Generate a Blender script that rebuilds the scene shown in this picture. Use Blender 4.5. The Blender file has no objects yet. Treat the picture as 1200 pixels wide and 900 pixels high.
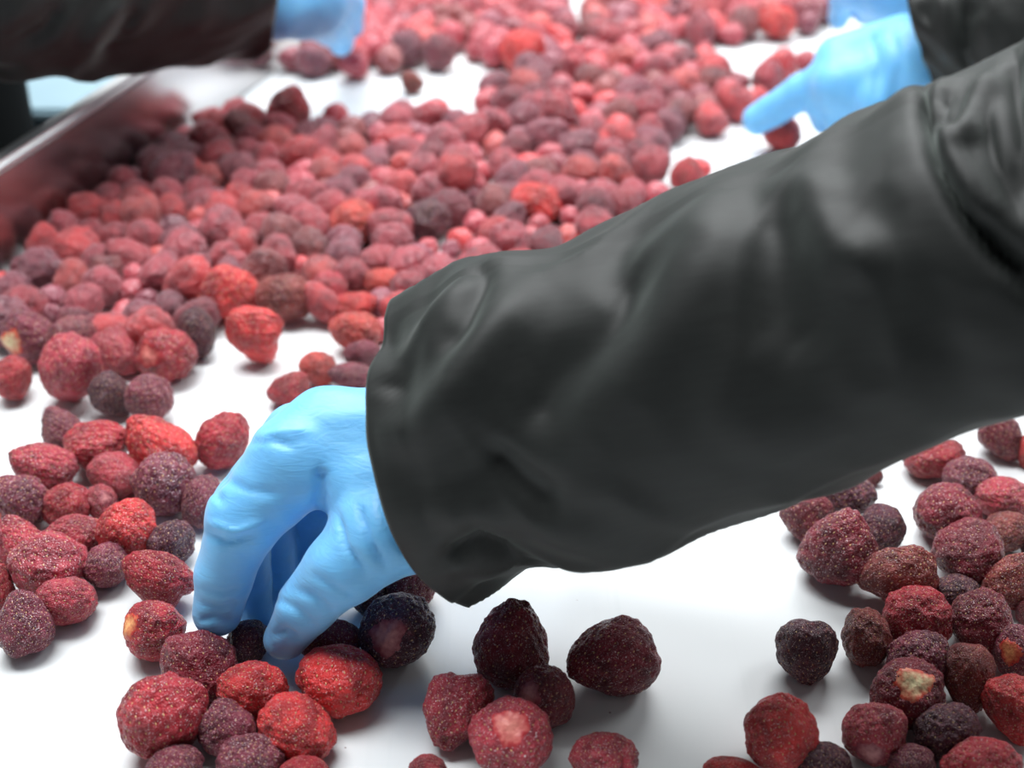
import bpy, bmesh, math, random
import numpy as np
from mathutils import Vector, Matrix, noise as mnoise
random.seed(7); rng = np.random.default_rng(7)
sc = bpy.context.scene
C = sc.collection

# ---------------------------------------------------------------- camera
FPX, TH, CH = 1600.0, math.radians(32.8), 0.345
cd = bpy.data.cameras.new('camera'); cam = bpy.data.objects.new('camera', cd); C.objects.link(cam)
cam.location = (0, 0, CH); cam.rotation_euler = (math.pi/2-TH, 0, 0)
cd.sensor_width = 36; cd.lens = 36*FPX/1200; cd.clip_start = 0.02
cd.dof.use_dof = True; cd.dof.focus_distance = 0.475; cd.dof.aperture_fstop = 8.0
sc.camera = cam
# ---------------------------------------------------------------- light
w = bpy.data.worlds.new('room_light'); sc.world = w; w.use_nodes = True
bg = w.node_tree.nodes['Background']; bg.inputs[0].default_value = (0.93, 0.97, 1.0, 1); bg.inputs[1].default_value = 0.10
def area(name, loc, rot, sx, sy, power, col=(1, 1, 1)):
    l = bpy.data.lights.new(name, 'AREA'); l.shape = 'RECTANGLE'; l.size = sx; l.size_y = sy
    l.energy = power; l.color = col
    o = bpy.data.objects.new(name, l); C.objects.link(o); o.location = loc; o.rotation_euler = [math.radians(a) for a in rot]
    return o
area('ceiling_or_fill_lamp', (0.05, 1.75, 1.45), (-35, 0, 0), 1.6, 0.7, 31, (0.97, 0.99, 1.0))
area('ceiling_or_fill_lamp', (-0.30, 0.72, 1.7), (-2, -8, 0), 1.3, 0.6, 34, (0.97, 0.99, 1.0))
area('ceiling_or_fill_lamp', (1.5, 1.0, 1.5), (-12, 48, 0), 0.6, 1.4, 18, (0.97, 0.99, 1.0))  # added side fill to brighten the guard's reflection; no lamp known there
sc.view_settings.view_transform = 'Standard'; sc.view_settings.look = 'None'
sc.view_settings.gamma = 1; sc.view_settings.use_curve_mapping = False
sc.view_settings.exposure = 0.30

# ---------------------------------------------------------------- helpers
RT = np.array([1., 0, 0]); UP = np.array([0, math.sin(TH), math.cos(TH)]); FW = np.array([0, math.cos(TH), -math.sin(TH)])
CP = np.array([0, 0, CH])
def P(px, py, d): return CP + d*(FW + RT*(px-600)/FPX - UP*(py-450)/FPX)
def G(px, py, z=0.0):
    r = FW + RT*(px-600)/FPX - UP*(py-450)/FPX
    return CP + r*((CH-z)/(-r[2]))
def proj(v):
    q = np.asarray(v)-CP; d = q@FW
    return 600+FPX*(q@RT)/d, 450-FPX*(q@UP)/d, d
def link_mesh(name, verts, faces, mat, parent=None, smooth=True):
    me = bpy.data.meshes.new(name)
    me.from_pydata([tuple(v) for v in verts], [], [tuple(f) for f in faces]); me.update()
    if mat: me.materials.append(mat)
    if smooth: me.polygons.foreach_set('use_smooth', [True]*len(me.polygons))
    o = bpy.data.objects.new(name, me); C.objects.link(o)
    if parent: o.parent = parent
    return o
def tag(o, label=None, cat=None, group=None, kind=None):
    if label: o['label'] = label
    if cat: o['category'] = cat
    if group: o['group'] = group
    if kind: o['kind'] = kind
    return o
def empty(name, loc, label=None, cat=None, group=None):
    o = bpy.data.objects.new(name, None); C.objects.link(o); o.location = loc; o.empty_display_size = .02
    return tag(o, label, cat, group)
def local(o, parent):     # parent an object built in world space under an empty that is only translated
    o.parent = parent; o.matrix_parent_inverse = Matrix.Translation(-Vector(parent.location))
def bevel_box(name, lo, hi, mat, parent=None, M=None, bev=0.001):
    bm = bmesh.new(); bmesh.ops.create_cube(bm, size=1)
    for v in bm.verts:
        v.co = Vector([(lo[i]+hi[i])/2 + v.co[i]*(hi[i]-lo[i]) for i in range(3)])
    if bev: bmesh.ops.bevel(bm, geom=bm.edges[:], offset=bev, segments=2, affect='EDGES')
    if M: bm.transform(M)
    me = bpy.data.meshes.new(name); bm.to_mesh(me); bm.free(); me.materials.append(mat)
    o = bpy.data.objects.new(name, me); C.objects.link(o)
    if parent: o.parent = parent
    return o
class NT:
    def __init__(s, name):
        s.m = bpy.data.materials.new(name); s.m.use_nodes = True; s.t = s.m.node_tree; s.n = s.t.nodes
        s.b = s.n['Principled BSDF']
    def node(s, ty, **k):
        x = s.n.new(ty)
        for a, v in k.items():
            if a.startswith('i_'): x.inputs[int(a[2:]) if a[2:].isdigit() else a[2:].replace('_', ' ')].default_value = v
            else: setattr(x, a, v)
        return x
    def l(s, a, b): s.t.links.new(a, b)
    def mix(s, f, a, b, bt='MIX'):
        x = s.n.new('ShaderNodeMix'); x.data_type = 'RGBA'; x.blend_type = bt
        for i, v in ((0, f), (6, a), (7, b)):
            if hasattr(v, 'is_linked'): s.l(v, x.inputs[i])
            else: x.inputs[i].default_value = v if i == 0 else (*v, 1)
        return x.outputs[2]
    def ramp(s, f, a, b, ca=0., cb=1.):
        x = s.n.new('ShaderNodeMapRange'); x.inputs[1].default_value = a; x.inputs[2].default_value = b
        x.inputs[3].default_value = ca; x.inputs[4].default_value = cb; s.l(f, x.inputs[0]); return x.outputs[0]
    def bump(s, h, strength, dist, prev=None):
        x = s.n.new('ShaderNodeBump'); x.inputs['Strength'].default_value = strength; x.inputs['Distance'].default_value = dist
        s.l(h, x.inputs['Height'])
        if prev: s.l(prev, x.inputs['Normal'])
        return x.outputs[0]
    def set(s, **k):
        for a, v in k.items(): s.b.inputs[a.replace('_', ' ')].default_value = v

# ---------------------------------------------------------------- materials
def mat_belt():
    t = NT('white_belt'); tc = t.node('ShaderNodeTexCoord')
    n1 = t.node('ShaderNodeTexNoise', i_Scale=3.0, i_Detail=4.0); t.l(tc.outputs['Object'], n1.inputs['Vector'])
    mp = t.node('ShaderNodeMapping'); mp.inputs['Scale'].default_value = (180, 6, 1); t.l(tc.outputs['Object'], mp.inputs['Vector'])
    n2 = t.node('ShaderNodeTexNoise', i_Scale=1.0, i_Detail=3.0); t.l(mp.outputs[0], n2.inputs['Vector'])
    n3 = t.node('ShaderNodeTexNoise', i_Scale=260.0, i_Detail=1.0); t.l(tc.outputs['Object'], n3.inputs['Vector'])
    c = t.mix(t.ramp(n1.outputs[0], .35, .7), (.77, .80, .81), (.73, .765, .78))
    c = t.mix(t.ramp(n2.outputs[0], .58, .72, 0, .35), c, (.68, .72, .73))
    c = t.mix(t.ramp(n3.outputs[0], .80, .83, 0, .8), c, (.28, .22, .22))
    t.l(c, t.b.inputs['Base Color']); t.set(Roughness=.42); t.b.inputs['Specular IOR Level'].default_value = .35
    t.l(t.bump(n2.outputs[0], .15, .0004), t.b.inputs['Normal']); return t.m
def mat_steel(rough=.2, col=(.62, .63, .64)):
    t = NT('steel'); tc = t.node('ShaderNodeTexCoord')
    mp = t.node('ShaderNodeMapping'); mp.inputs['Scale'].default_value = (3, 3, 400); t.l(tc.outputs['Object'], mp.inputs['Vector'])
    n = t.node('ShaderNodeTexNoise', i_Scale=1.0, i_Detail=2.0); t.l(mp.outputs[0], n.inputs['Vector'])
    t.set(Metallic=1.0, Base_Color=(*col, 1)); t.l(t.ramp(n.outputs[0], .3, .7, rough*.96, rough*1.05), t.b.inputs['Roughness'])
    return t.m
def mat_plain(name, col, rough=.5, spec=.5):
    t = NT(name); n = t.node('ShaderNodeTexNoise', i_Scale=8.0, i_Detail=4.0)
    tc = t.node('ShaderNodeTexCoord'); t.l(tc.outputs['Object'], n.inputs['Vector'])
    t.l(t.mix(t.ramp(n.outputs[0], .3, .7), col, tuple(x*.82 for x in col)), t.b.inputs['Base Color'])
    t.set(Roughness=rough); t.b.inputs['Specular IOR Level'].default_value = spec; return t.m
def mat_sleeve():
    t = NT('black_jacket_cloth'); tc = t.node('ShaderNodeTexCoord')
    mp = t.node('ShaderNodeMapping'); mp.inputs['Rotation'].default_value = (0, .35, .3); t.l(tc.outputs['Object'], mp.inputs['Vector'])
    m2 = t.node('ShaderNodeMapping'); m2.inputs['Scale'].default_value = (60, 500, 700); t.l(mp.outputs[0], m2.inputs['Vector'])
    n = t.node('ShaderNodeTexNoise', i_Scale=1.0, i_Detail=2.0); t.l(m2.outputs[0], n.inputs['Vector'])
    n2 = t.node('ShaderNodeTexNoise', i_Scale=26.0, i_Detail=3.0); t.l(tc.outputs['Object'], n2.inputs['Vector'])
    c = t.mix(t.ramp(n.outputs[0], .3, .7), (.003, .004, .0037), (.006, .008, .0073))
    t.l(c, t.b.inputs['Base Color']); t.set(Roughness=.60)
    t.b.inputs['Specular IOR Level'].default_value = .42
    t.b.inputs['Sheen Weight'].default_value = .23; t.b.inputs['Sheen Roughness'].default_value = .45
    t.b.inputs['Sheen Tint'].default_value = (.8, .9, .85, 1)
    nb = t.bump(n2.outputs[0], .35, .0022); t.l(t.bump(n.outputs[0], .25, .0001, nb), t.b.inputs['Normal']); return t.m
def mat_glove():
    t = NT('blue_nitrile'); tc = t.node('ShaderNodeTexCoord')
    n0 = t.node('ShaderNodeTexNoise', i_Scale=45.0, i_Detail=3.0, i_Distortion=1.2); t.l(tc.outputs['Object'], n0.inputs['Vector'])
    mp = t.node('ShaderNodeMapping'); mp.inputs['Scale'].default_value = (90, 110, 420); mp.inputs['Rotation'].default_value = (0.5, .45, 0)
    t.l(tc.outputs['Object'], mp.inputs['Vector'])
    n1 = t.node('ShaderNodeTexNoise', i_Scale=1.0, i_Detail=2.5, i_Distortion=1.5); t.l(mp.outputs[0], n1.inputs['Vector'])
    c = t.mix(t.ramp(n0.outputs[0], .3, .7), (.165, .54, .99), (.20, .58, .99))
    t.l(c, t.b.inputs['Base Color']); t.set(Roughness=.46); t.b.inputs['Specular IOR Level'].default_value = .45
    t.b.inputs['Sheen Weight'].default_value = .22; t.b.inputs['Subsurface Weight'].default_value = .25; t.b.inputs['Subsurface Radius'].default_value = (.3, .8, 1.0)
    t.b.inputs['Subsurface Scale'].default_value = .004
    nb = t.bump(n0.outputs[0], .35, .0012); t.l(t.bump(n1.outputs[0], .42, .0006, nb), t.b.inputs['Normal']); return t.m
def mat_berry(far=False):
    t = NT('frozen_strawberry_far' if far else 'frozen_strawberry')
    tc = t.node('ShaderNodeTexCoord'); oi = t.node('ShaderNodeObjectInfo')
    ad = t.node('ShaderNodeVectorMath', operation='ADD'); t.l(tc.outputs['Object'], ad.inputs[0])
    sc_ = t.node('ShaderNodeVectorMath', operation='SCALE'); sc_.inputs[0].default_value = (17, 31, 23)
    t.l(oi.outputs['Random'], sc_.inputs['Scale']); t.l(sc_.outputs[0], ad.inputs[1]); v = ad.outputs[0]
    def nz(s, d, dist=0): 
        x = t.node('ShaderNodeTexNoise', i_Scale=s, i_Detail=d, i_Distortion=float(dist)); t.l(v, x.inputs['Vector']); return x.outputs[0]
    blot = nz(1.1, 2., .6); mid = nz(4.5, 4.); fine = nz(17., 3.); spark = nz(24., 1.5)
    base = oi.outputs['Color']
    dark = t.mix(1.0, base, (.34, .30, .42), 'MULTIPLY')
    c = t.mix(t.ramp(blot, .40, .66, 0, .8), base, dark)
    lite = t.mix(.5, base, (.62, .10, .07), 'MIX')
    c = t.mix(t.ramp(mid, .55, .75, 0, .45), c, lite)
    # rime: patchy pale crystals
    hx = t.node('ShaderNodeMath', operation='MULTIPLY'); t.l(t.ramp(fine, .50, .74), hx.inputs[0]); t.l(t.ramp(mid, .34, .66, .15, 1), hx.inputs[1])
    fr = t.node('ShaderNodeMath', operation='MULTIPLY'); t.l(hx.outputs[0], fr.inputs[0]); t.l(oi.outputs['Alpha'], fr.inputs[1])
    c = t.mix(fr.outputs[0], c, (.66, .26, .32))
    sp = t.node('ShaderNodeMath', operation='MULTIPLY'); t.l(t.ramp(spark, .635, .675), sp.inputs[0]); t.l(t.ramp(oi.outputs['Alpha'], 0, .8, .35, .9), sp.inputs[1])
    c = t.mix(sp.outputs[0], c, (.95, .84, .86))  # glints of the ice crystals painted into the colour as pale specks
    vo = t.node('ShaderNodeTexVoronoi', i_Scale=7.5, i_Randomness=.75); t.l(v, vo.inputs['Vector'])
    if far:
        c = t.mix(t.ramp(vo.outputs['Distance'], .07, .13, .5, 0), c, (.55, .30, .16))
    t.l(c, t.b.inputs['Base Color'])
    t.l(t.ramp(fr.outputs[0], 0, .6, .30, .55), t.b.inputs['Roughness'])
    t.b.inputs['Specular IOR Level'].default_value = .45
    t.b.inputs['Sheen Weight'].default_value = \
        .35 if far else .05; t.b.inputs['Sheen Roughness'].default_value = .35
    t.b.inputs['Sheen Tint'].default_value = (1, .80, .85, 1)
    nb = t.bump(fine, .8, .0013); nb = t.bump(spark, .6, .0008, nb)
    nb = t.bump(vo.outputs['Distance'], .35 if far else .2, .0009, nb)
    t.l(nb, t.b.inputs['Normal']); return t.m
def mat_scar(name, inner, outer):
    t = NT(name); tc = t.node('ShaderNodeTexCoord'); n = t.node('ShaderNodeTexNoise', i_Scale=7.0, i_Detail=3.0)
    t.l(tc.outputs['Object'], n.inputs['Vector'])
    at = t.node('ShaderNodeAttribute', attribute_name='ring')
    s = t.node('ShaderNodeMath', operation='ADD'); t.l(at.outputs['Fac'], s.inputs[0]); t.l(t.ramp(n.outputs[0], .3, .7, -.22, .22), s.inputs[1])
    t.l(t.mix(t.ramp(s.outputs[0], .15, .85), inner, outer), t.b.inputs['Base Color']); t.set(Roughness=.5)
    t.l(t.bump(n.outputs[0], .5, .001), t.b.inputs['Normal']); return t.m
M_BELT = mat_belt(); M_STEEL = mat_steel(.24, (.62, .60, .60)); M_RIM = mat_steel(.42, (.88, .90, .91))
M_SLEEVE = mat_sleeve(); M_GLOVE = mat_glove()
M_BERRY = mat_berry(); M_FAR = mat_berry(True)
M_SEED = mat_plain('strawberry_seed', (.78, .52, .27), .35)
M_SCAR = {'cream': mat_scar('cream_hull_scar', (.85, .72, .42), (.62, .07, .04)),
          'orange': mat_scar('orange_hull_scar', (.85, .42, .18), (.55, .04, .035)),
          'red': mat_scar('red_hull_scar', (.80, .26, .22), (.46, .030, .040)),
          'pink': mat_scar('pink_hull_scar', (.52, .20, .20), (.22, .03, .05))}
M_FLOOR = mat_plain('floor_grey', (.10, .11, .12), .6); M_BLUE = mat_plain('pale_blue_plastic', (.36, .52, .60), .4)
M_DARK = mat_plain('black_coat_cloth', (.006, .008, .009), .8, .2)
M_WALL = mat_plain('wall_paint', (.55, .58, .6), .7)

# ---------------------------------------------------------------- conveyor
GA = G(20, 314); GB = G(322, 83); gd = (GB-GA)/np.linalg.norm(GB-GA); yaw = math.atan2(gd[1], gd[0])-math.pi/2
MC = Matrix.Translation(Vector(GA)) @ Matrix.Rotation(yaw, 4, 'Z')   # local x = across, y = along
conv = empty('conveyor', (0, 0, -0.85), 'white sorting belt with a polished steel side guard, strawberries lying on it', 'conveyor')
def cpart(name, lo, hi, mat, bev=.001, parent=conv):
    o = bevel_box(name, lo, hi, mat, None, MC, bev)
    if parent is conv: local(o, conv)
    else: o.parent = parent
    return o
belt = cpart('belt', (.0002, -1.2, -.006), (.60, 2.2, 0), M_BELT)
guard = cpart('side_guard', (-.002, -1.2, -.05), (0, 2.2, .053), M_STEEL, .0003)
rim = cpart('rim', (-.011, -1.2, .0532), (.0015, 2.2, .0592), M_RIM, .0025, guard)
o = cpart('side_guard', (.604, -1.2, -.05), (.606, 2.2, .053), M_STEEL, .0003)
o = cpart('frame', (-.02, -1.2, -.13), (-.0025, 2.2, -.03), M_RIM, .002)
o = cpart('frame', (.608, -1.2, -.13), (.625, 2.2, -.03), M_RIM, .002)
for yy in (-.9, .5, 1.9):
    for xx in (0, .56): cpart('leg', (xx, yy, -.85), (xx+.04, yy+.04, -.131), M_RIM, .002)
floor = bevel_box('floor', (-4, -3, -.9), (4, 6, -.851), M_FLOOR, bev=0); tag(floor, kind='structure')
wall = bevel_box('wall_back', (-4, 5, -.85), (4, 5.1, 2.6), M_WALL, bev=0); tag(wall, kind='structure')
# ---------------------------------------------------------------- gloved hands: smooth-blended round cones
def rc_sdf(p, a, b, ra, rb):
    ab = b-a; L = max(ab@ab, 1e-12); t = np.clip((p-a)@ab/L, 0, 1)
    return np.linalg.norm(p-(a+t[:, None]*ab), axis=1)-(ra+(rb-ra)*t)
def smin(a, b, k):
    h = np.clip(.5+.5*(b-a)/k, 0, 1); return b+(a-b)*h-k*h*(1-h)
def make_sdf(palm, chains, kp=.008, kf=.006):
    def f(p):
        d = None
        for a, b, ra, rb in palm:
            q = rc_sdf(p, a, b, ra, rb); d = q if d is None else smin(d, q, kp)
        fs = None
        for ch in chains:
            q = None
            for a, b, ra, rb in ch:
                s = rc_sdf(p, a, b, ra, rb); q = s if q is None else smin(q, s, .0025)
            fs = q if fs is None else smin(fs, q, .0012)
        return smin(d, fs, kf)
    return f
def round_cone_bm(bm, a, b, ra, rb):
    for c, r in [(a+(b-a)*t, ra+(rb-ra)*t) for t in np.linspace(0, 1, 7)]:
        bmesh.ops.create_icosphere(bm, subdivisions=2, radius=r*1.02, matrix=Matrix.Translation(Vector(c)))
def hand_mesh(palm, chains, voxel=.0016):
    """surface points of the blended hand: voxel grid of the union, then pulled on to the smooth distance field"""
    bm = bmesh.new()
    for a, b, ra, rb in palm: round_cone_bm(bm, a, b, ra, rb)
    for ch in chains:
        for a, b, ra, rb in ch: round_cone_bm(bm, a, b, ra, rb)
    me = bpy.data.meshes.new('tmp'); bm.to_mesh(me); bm.free()
    o = bpy.data.objects.new('tmp', me); C.objects.link(o)
    m = o.modifiers.new('r', 'REMESH'); m.mode = 'VOXEL'; m.voxel_size = voxel
    s = o.modifiers.new('s', 'SMOOTH'); s.iterations = 6; s.factor = .5
    dg = bpy.context.evaluated_depsgraph_get(); ev = o.evaluated_get(dg); e = ev.to_mesh()
    V = np.empty(len(e.vertices)*3); e.vertices.foreach_get('co', V); V = V.reshape(-1, 3)
    F = [tuple(p.vertices) for p in e.polygons]; ev.to_mesh_clear()
    bpy.data.objects.remove(o); bpy.data.meshes.remove(me)
    f = make_sdf(palm, chains); h = 3e-4
    for it in range(6):
        d = f(V); g = np.stack([(f(V+h*e_)-f(V-h*e_))/(2*h) for e_ in np.eye(3)], 1)
        n = np.linalg.norm(g, axis=1, keepdims=True); g /= np.maximum(n, .3)
        V = V-np.clip(d, -.003, .003)[:, None]*g*.8
    g /= np.maximum(np.linalg.norm(g, axis=1, keepdims=True), 1e-6)
    return V, F, g
def ridges(V, N, lines, only_front=True):
    """raise or sink soft folds along polylines drawn on the side of the surface that faces the worktable camera"""
    q = V-CP; d = q@FW; px = 600+FPX*(q@RT)/d; py = 450-FPX*(q@UP)/d
    face = np.clip(-(N*(q/np.linalg.norm(q, axis=1, keepdims=True))).sum(1)*3+.6, 0, 1) if only_front else 1
    out = np.zeros(len(V)); p = np.stack([px, py], 1)
    for amp, wd, pts in lines:
        best = np.full(len(V), 1e9); fade = np.ones(len(V))
        pts = np.array(pts, float); L = len(pts)-1
        for i in range(L):
            a, b = pts[i], pts[i+1]; ab = b-a; t = np.clip((p-a)@ab/(ab@ab), 0, 1)
            dd = np.linalg.norm(p-(a+t[:, None]*ab), axis=1); u = (i+t)/L
            fd = np.clip(np.minimum(u, 1-u)*4+.25, 0, 1)
            m = dd < best; best[m] = dd[m]; fade[m] = fd[m]
        out += amp*np.exp(-(best/wd)**2)*fade
    return V+N*(out*face)[:, None]
def noise_arr(V, s, seed=0.):
    return np.array([mnoise.noise(Vector((v[0]*s+seed, v[1]*s+seed*1.7, v[2]*s-seed))) for v in V])
def cone_px(a, b):   # (px, py, depth, radius in px) pairs -> world round cone
    return (P(*a[:3]), P(*b[:3]), a[3]*a[2]/FPX, b[3]*b[2]/FPX)
def chain_px(pts): return [cone_px(pts[i], pts[i+1]) for i in range(len(pts)-1)]
def glove(palm_px, fingers_px, parent, lines=(), voxel=.0016, label=None):
    palm = [cone_px(a, b) for a, b in palm_px]; ch = [chain_px(c) for c in fingers_px]
    V, F, N = hand_mesh(palm, ch, voxel)
    V = V+N*(noise_arr(V, 85., 3.)*.0007)[:, None]
    if lines: V = ridges(V, N, lines)
    o = link_mesh('glove', V, F, M_GLOVE); local(o, parent)
    if label: o['label'] = label
    return o

# ---------------------------------------------------------------- jacket sleeves
def cr(ts, vals, t):     # Catmull-Rom through (ts, vals)
    i = int(np.clip(np.searchsorted(ts, t)-1, 0, len(ts)-2)); a = (t-ts[i])/(ts[i+1]-ts[i])
    p1, p2 = vals[i], vals[i+1]; p0 = vals[i-1] if i else 2*p1-p2; p3 = vals[i+2] if i+2 < len(vals) else 2*p2-p1
    return .5*((2*p1)+(-p0+p2)*a+(2*p0-5*p1+4*p2-p3)*a*a+(-p0+3*p1-3*p2+p3)*a**3)
def sleeve(st, parent, lines=(), nu=190, nv=150, fold=.0035, skew=.5, dr=.047, seed=1., thick=.0014, cuffwave=0.):
    """st: (s, top px, bottom px, centre depth); a cloth tube whose near side leans to the hand"""
    ts = np.array([s[0] for s in st]); T = np.array([s[1] for s in st], float); B = np.array([s[2] for s in st], float); D = np.array([s[3] for s in st])
    V = []; us = np.linspace(ts[0], ts[-1], nu)
    for u in us:
        t = cr(ts, T, u); b = cr(ts, B, u); d = cr(ts, D, u)
        tp = P(*t, d); bp = P(*b, d); c = (tp+bp)/2; U = (tp-bp)/2
        ax = P(*(cr(ts, (T+B)/2, min(u+.02, ts[-1]))), d)-P(*(cr(ts, (T+B)/2, max(u-.02, ts[0]))), d); ax /= np.linalg.norm(ax)
        Vd = (-FW*1.0-ax*skew); Vd = Vd/np.linalg.norm(Vd)*dr
        for j in range(nv):
            f = 2*math.pi*j/nv
            x = math.cos(f); y = math.sin(f)
            k = 1+.05*math.cos(4*f+seed)*.5
            V.append(c+U*x*(1 if abs(x) > .97 else k if abs(x) < .9 else 1)+Vd*y)
    V = np.array(V)
    F = [(i*nv+j, i*nv+(j+1) % nv, (i+1)*nv+(j+1) % nv, (i+1)*nv+j) for i in range(nu-1) for j in range(nv)]
    cen = V.reshape(nu, nv, 3).mean(1, keepdims=True); N = V.reshape(nu, nv, 3)-cen; N = (N/np.linalg.norm(N, axis=2, keepdims=True)).reshape(-1, 3)
    # long diagonal folds over the whole tube
    uu = np.repeat(us, nv); ff = np.tile(np.arange(nv)/nv*2*math.pi, nu)
    Q = np.stack([uu*5.5+np.sin(ff)*.9, np.cos(ff)*1.2+uu*2, np.sin(ff)*1.2], 1)
    nz = np.array([mnoise.noise(Vector(q)+Vector((seed, 0, 0))) for q in Q]); nz2 = np.array([mnoise.noise(Vector(q*2.6)+Vector((0, seed, 3))) for q in Q])
    V = V+N*((1-np.abs(nz)*2.2)*fold-fold*.6+nz2*fold*.35)[:, None]
    if lines: V = ridges(V, N, lines)
    o = link_mesh('sleeve', V, [f[::-1] for f in F], M_SLEEVE); local(o, parent)
    m = o.modifiers.new('cloth', 'SOLIDIFY'); m.thickness = thick; m.offset = -1
    o.data.update(); return o

# foreground worker: arm from the right, hand picking among the berries
front = empty('person', P(1330, 260, .40), "foreground worker's arm in a wide black sleeve, blue gloved hand picking strawberries", 'person')
sleeve([(0, (478, 345), (562, 697), .462), (.08, (520, 322), (598, 674), .456), (.16, (565, 304), (640, 657), .450), (.26, (650, 290), (702, 664), .442),
        (.36, (722, 260), (775, 650), .434), (.48, (812, 221), (842, 613), .425), (.60, (900, 186), (935, 584), .414), (.74, (1000, 141), (1040, 545), .402),
        (.84, (1062, 110), (1125, 512), .393), (.92, (1110, 100), (1205, 484), .386), (1.0, (1195, 57), (1290, 450), .378), (1.15, (1330, -20), (1430, 400), .365), (1.35, (1500, -100), (1640, 350), .35), (1.75, (1880, -240), (2030, 250), .35), (2.1, (2250, -330), (2440, 190), .36), (2.5, (2700, -430), (2900, 60), .39)],
       front, nu=340, fold=.0022, lines=[
        (.0045, 42, [(850, 225), (838, 300), (800, 370), (750, 440), (700, 500)]),
        (.0045, 30, [(960, 200), (955, 250), (985, 300), (1050, 300)]),
        (-.0040, 44, [(905, 215), (900, 300), (915, 380), (965, 430)]),
        (-.0045, 34, [(740, 290), (730, 370), (650, 450), (600, 520)]),
        (.0045, 26, [(640, 330), (590, 390), (540, 455), (490, 505), (445, 515)]),
        (-.0040, 16, [(572, 300), (562, 335), (545, 380), (515, 420)]),
        (-.0035, 26, [(455, 380), (470, 430), (460, 470)]),
        (-.0045, 24, [(560, 520), (610, 560), (660, 600)]),
        (.0035, 20, [(500, 600), (560, 590), (640, 615), (720, 640)]),
        (-.0045, 12, [(515, 655), (560, 630), (610, 650)]),
        (-.0100, 8, [(1083, 105), (1086, 140), (1098, 190), (1125, 245), (1165, 300), (1215, 350)]),
        (.0050, 12, [(1108, 100), (1104, 140), (1118, 190), (1150, 240), (1200, 290)]),
        (-.0055, 8, [(1112, 112), (1106, 145), (1116, 160)]),
        (.0045, 9, [(1118, 172), (1138, 158), (1150, 120), (1170, 95)]),
        (-.0045, 14, [(1150, 250), (1180, 285), (1215, 330)]),
        (-.0035, 10, [(1150, 130), (1170, 200), (1200, 260)]),
        (-.0060, 9, [(1194, 60), (1192, 120), (1200, 200), (1215, 240)])])
glove([((345, 530, .462, 46), (385, 508, .468, 50)), ((385, 508, .468, 50), (500, 505, .462, 52)), ((350, 512, .485, 36), (470, 500, .475, 44)),
       ((365, 505, .500, 34), (480, 505, .485, 40)), ((400, 560, .460, 44), (510, 575, .455, 56)), ((440, 622, .452, 50), (540, 612, .452, 60)), ((392, 545, .500, 42), (450, 565, .490, 50))],
      [[(345, 545, .462, 54), (287, 606, .463, 44), (263, 672, .470, 34), (255, 718, .474, 29)],
       [(345, 512, .482, 36), (283, 592, .486, 33), (288, 680, .494, 28), (298, 725, .499, 25)],
       [(360, 505, .498, 34), (315, 600, .503, 30), (325, 680, .508, 27), (332, 712, .510, 25)],
       [(390, 520, .505, 34), (368, 605, .512, 30), (368, 680, .518, 26)],
       [(455, 622, .450, 50), (404, 663, .452, 45), (359, 710, .461, 34), (335, 748, .469, 26)]],
      front, [(-0.0010, 6, [(262, 560), (290, 575), (330, 578)]),  (-0.0010, 4.5, [(235, 690), (260, 696), (285, 690)]), (-0.0010, 4.5, [(232, 706), (258, 714), (280, 706)]),
        (-0.0010, 4.5, [(230, 728), (250, 722), (275, 728)]), (-0.0013, 4.5, [(238, 625), (265, 635), (300, 628)]), (0.0016, 4, [(245, 612), (275, 622), (310, 612)]),
        (-0.0029, 8, [(376, 548), (377, 570), (372, 600)]), (-0.0018, 4, [(395, 600), (405, 640), (428, 672)]), (-0.0018, 4, [(420, 590), (432, 630), (452, 665)]),
        (-0.0018, 4, [(445, 580), (458, 620), (478, 652)]), (-0.0016, 4, [(468, 590), (480, 620), (492, 645)]), (-0.0011, 4.5, [(320, 700), (345, 712), (370, 735)]),
        (-0.0011, 4.5, [(345, 690), (370, 700), (392, 722)]), (-0.0010, 4.5, [(365, 672), (395, 690), (415, 700)]), (0.0014, 6, [(300, 520), (330, 505), (360, 505)]),
        (-0.0013, 4.5, [(290, 520), (320, 515), (345, 525)]), (-0.0011, 4.5, [(318, 745), (335, 738), (350, 748)]), (-0.0013, 4.5, [(262, 590), (250, 575), (268, 555)])],
      voxel=.0013)

# background worker on the right: two gloved hands over the belt
right = empty('person', P(1250, 0, .80), 'worker at top right behind the big sleeve, blue gloved finger pointing at strawberries', 'person')
sleeve([(0, (1070, -22), (1100, 104), .795), (.2, (1130, -40), (1150, 120), .785), (.45, (1200, -70), (1215, 130), .77), (.75, (1290, -110), (1300, 120), .755), (1., (1380, -150), (1400, 100), .74), (1.5, (1650, -200), (1665, 80), .76), (1.9, (1880, -230), (1890, 60), .80)],
       right, nu=130, nv=90, fold=.004, dr=.045, seed=5., lines=[(.006, 14, [(1110, -10), (1105, 30), (1120, 70)]), (-.006, 12, [(1140, 0), (1130, 40), (1135, 100)])])
glove([((985, 70, .825, 30), (1060, 55, .81, 38)), ((985, 100, .815, 34), (1065, 90, .80, 36)), ((1060, 70, .80, 38), (1120, 45, .79, 36))],
      [[(985, 85, .82, 26), (940, 108, .835, 21), (905, 130, .848, 19), (888, 140, .853, 18)],
       [(990, 105, .815, 24), (962, 118, .83, 20), (968, 140, .85, 18)], [(1005, 115, .81, 24), (985, 135, .825, 20), (990, 152, .845, 18)],
       [(1025, 118, .80, 24), (1012, 140, .815, 20), (1015, 155, .835, 18)]], right, voxel=.002,
      lines=[(-.0015, 5, [(1020, 40), (1030, 80), (1025, 120)]), (-.0015, 5, [(1045, 35), (1055, 75), (1050, 110)])])
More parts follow.
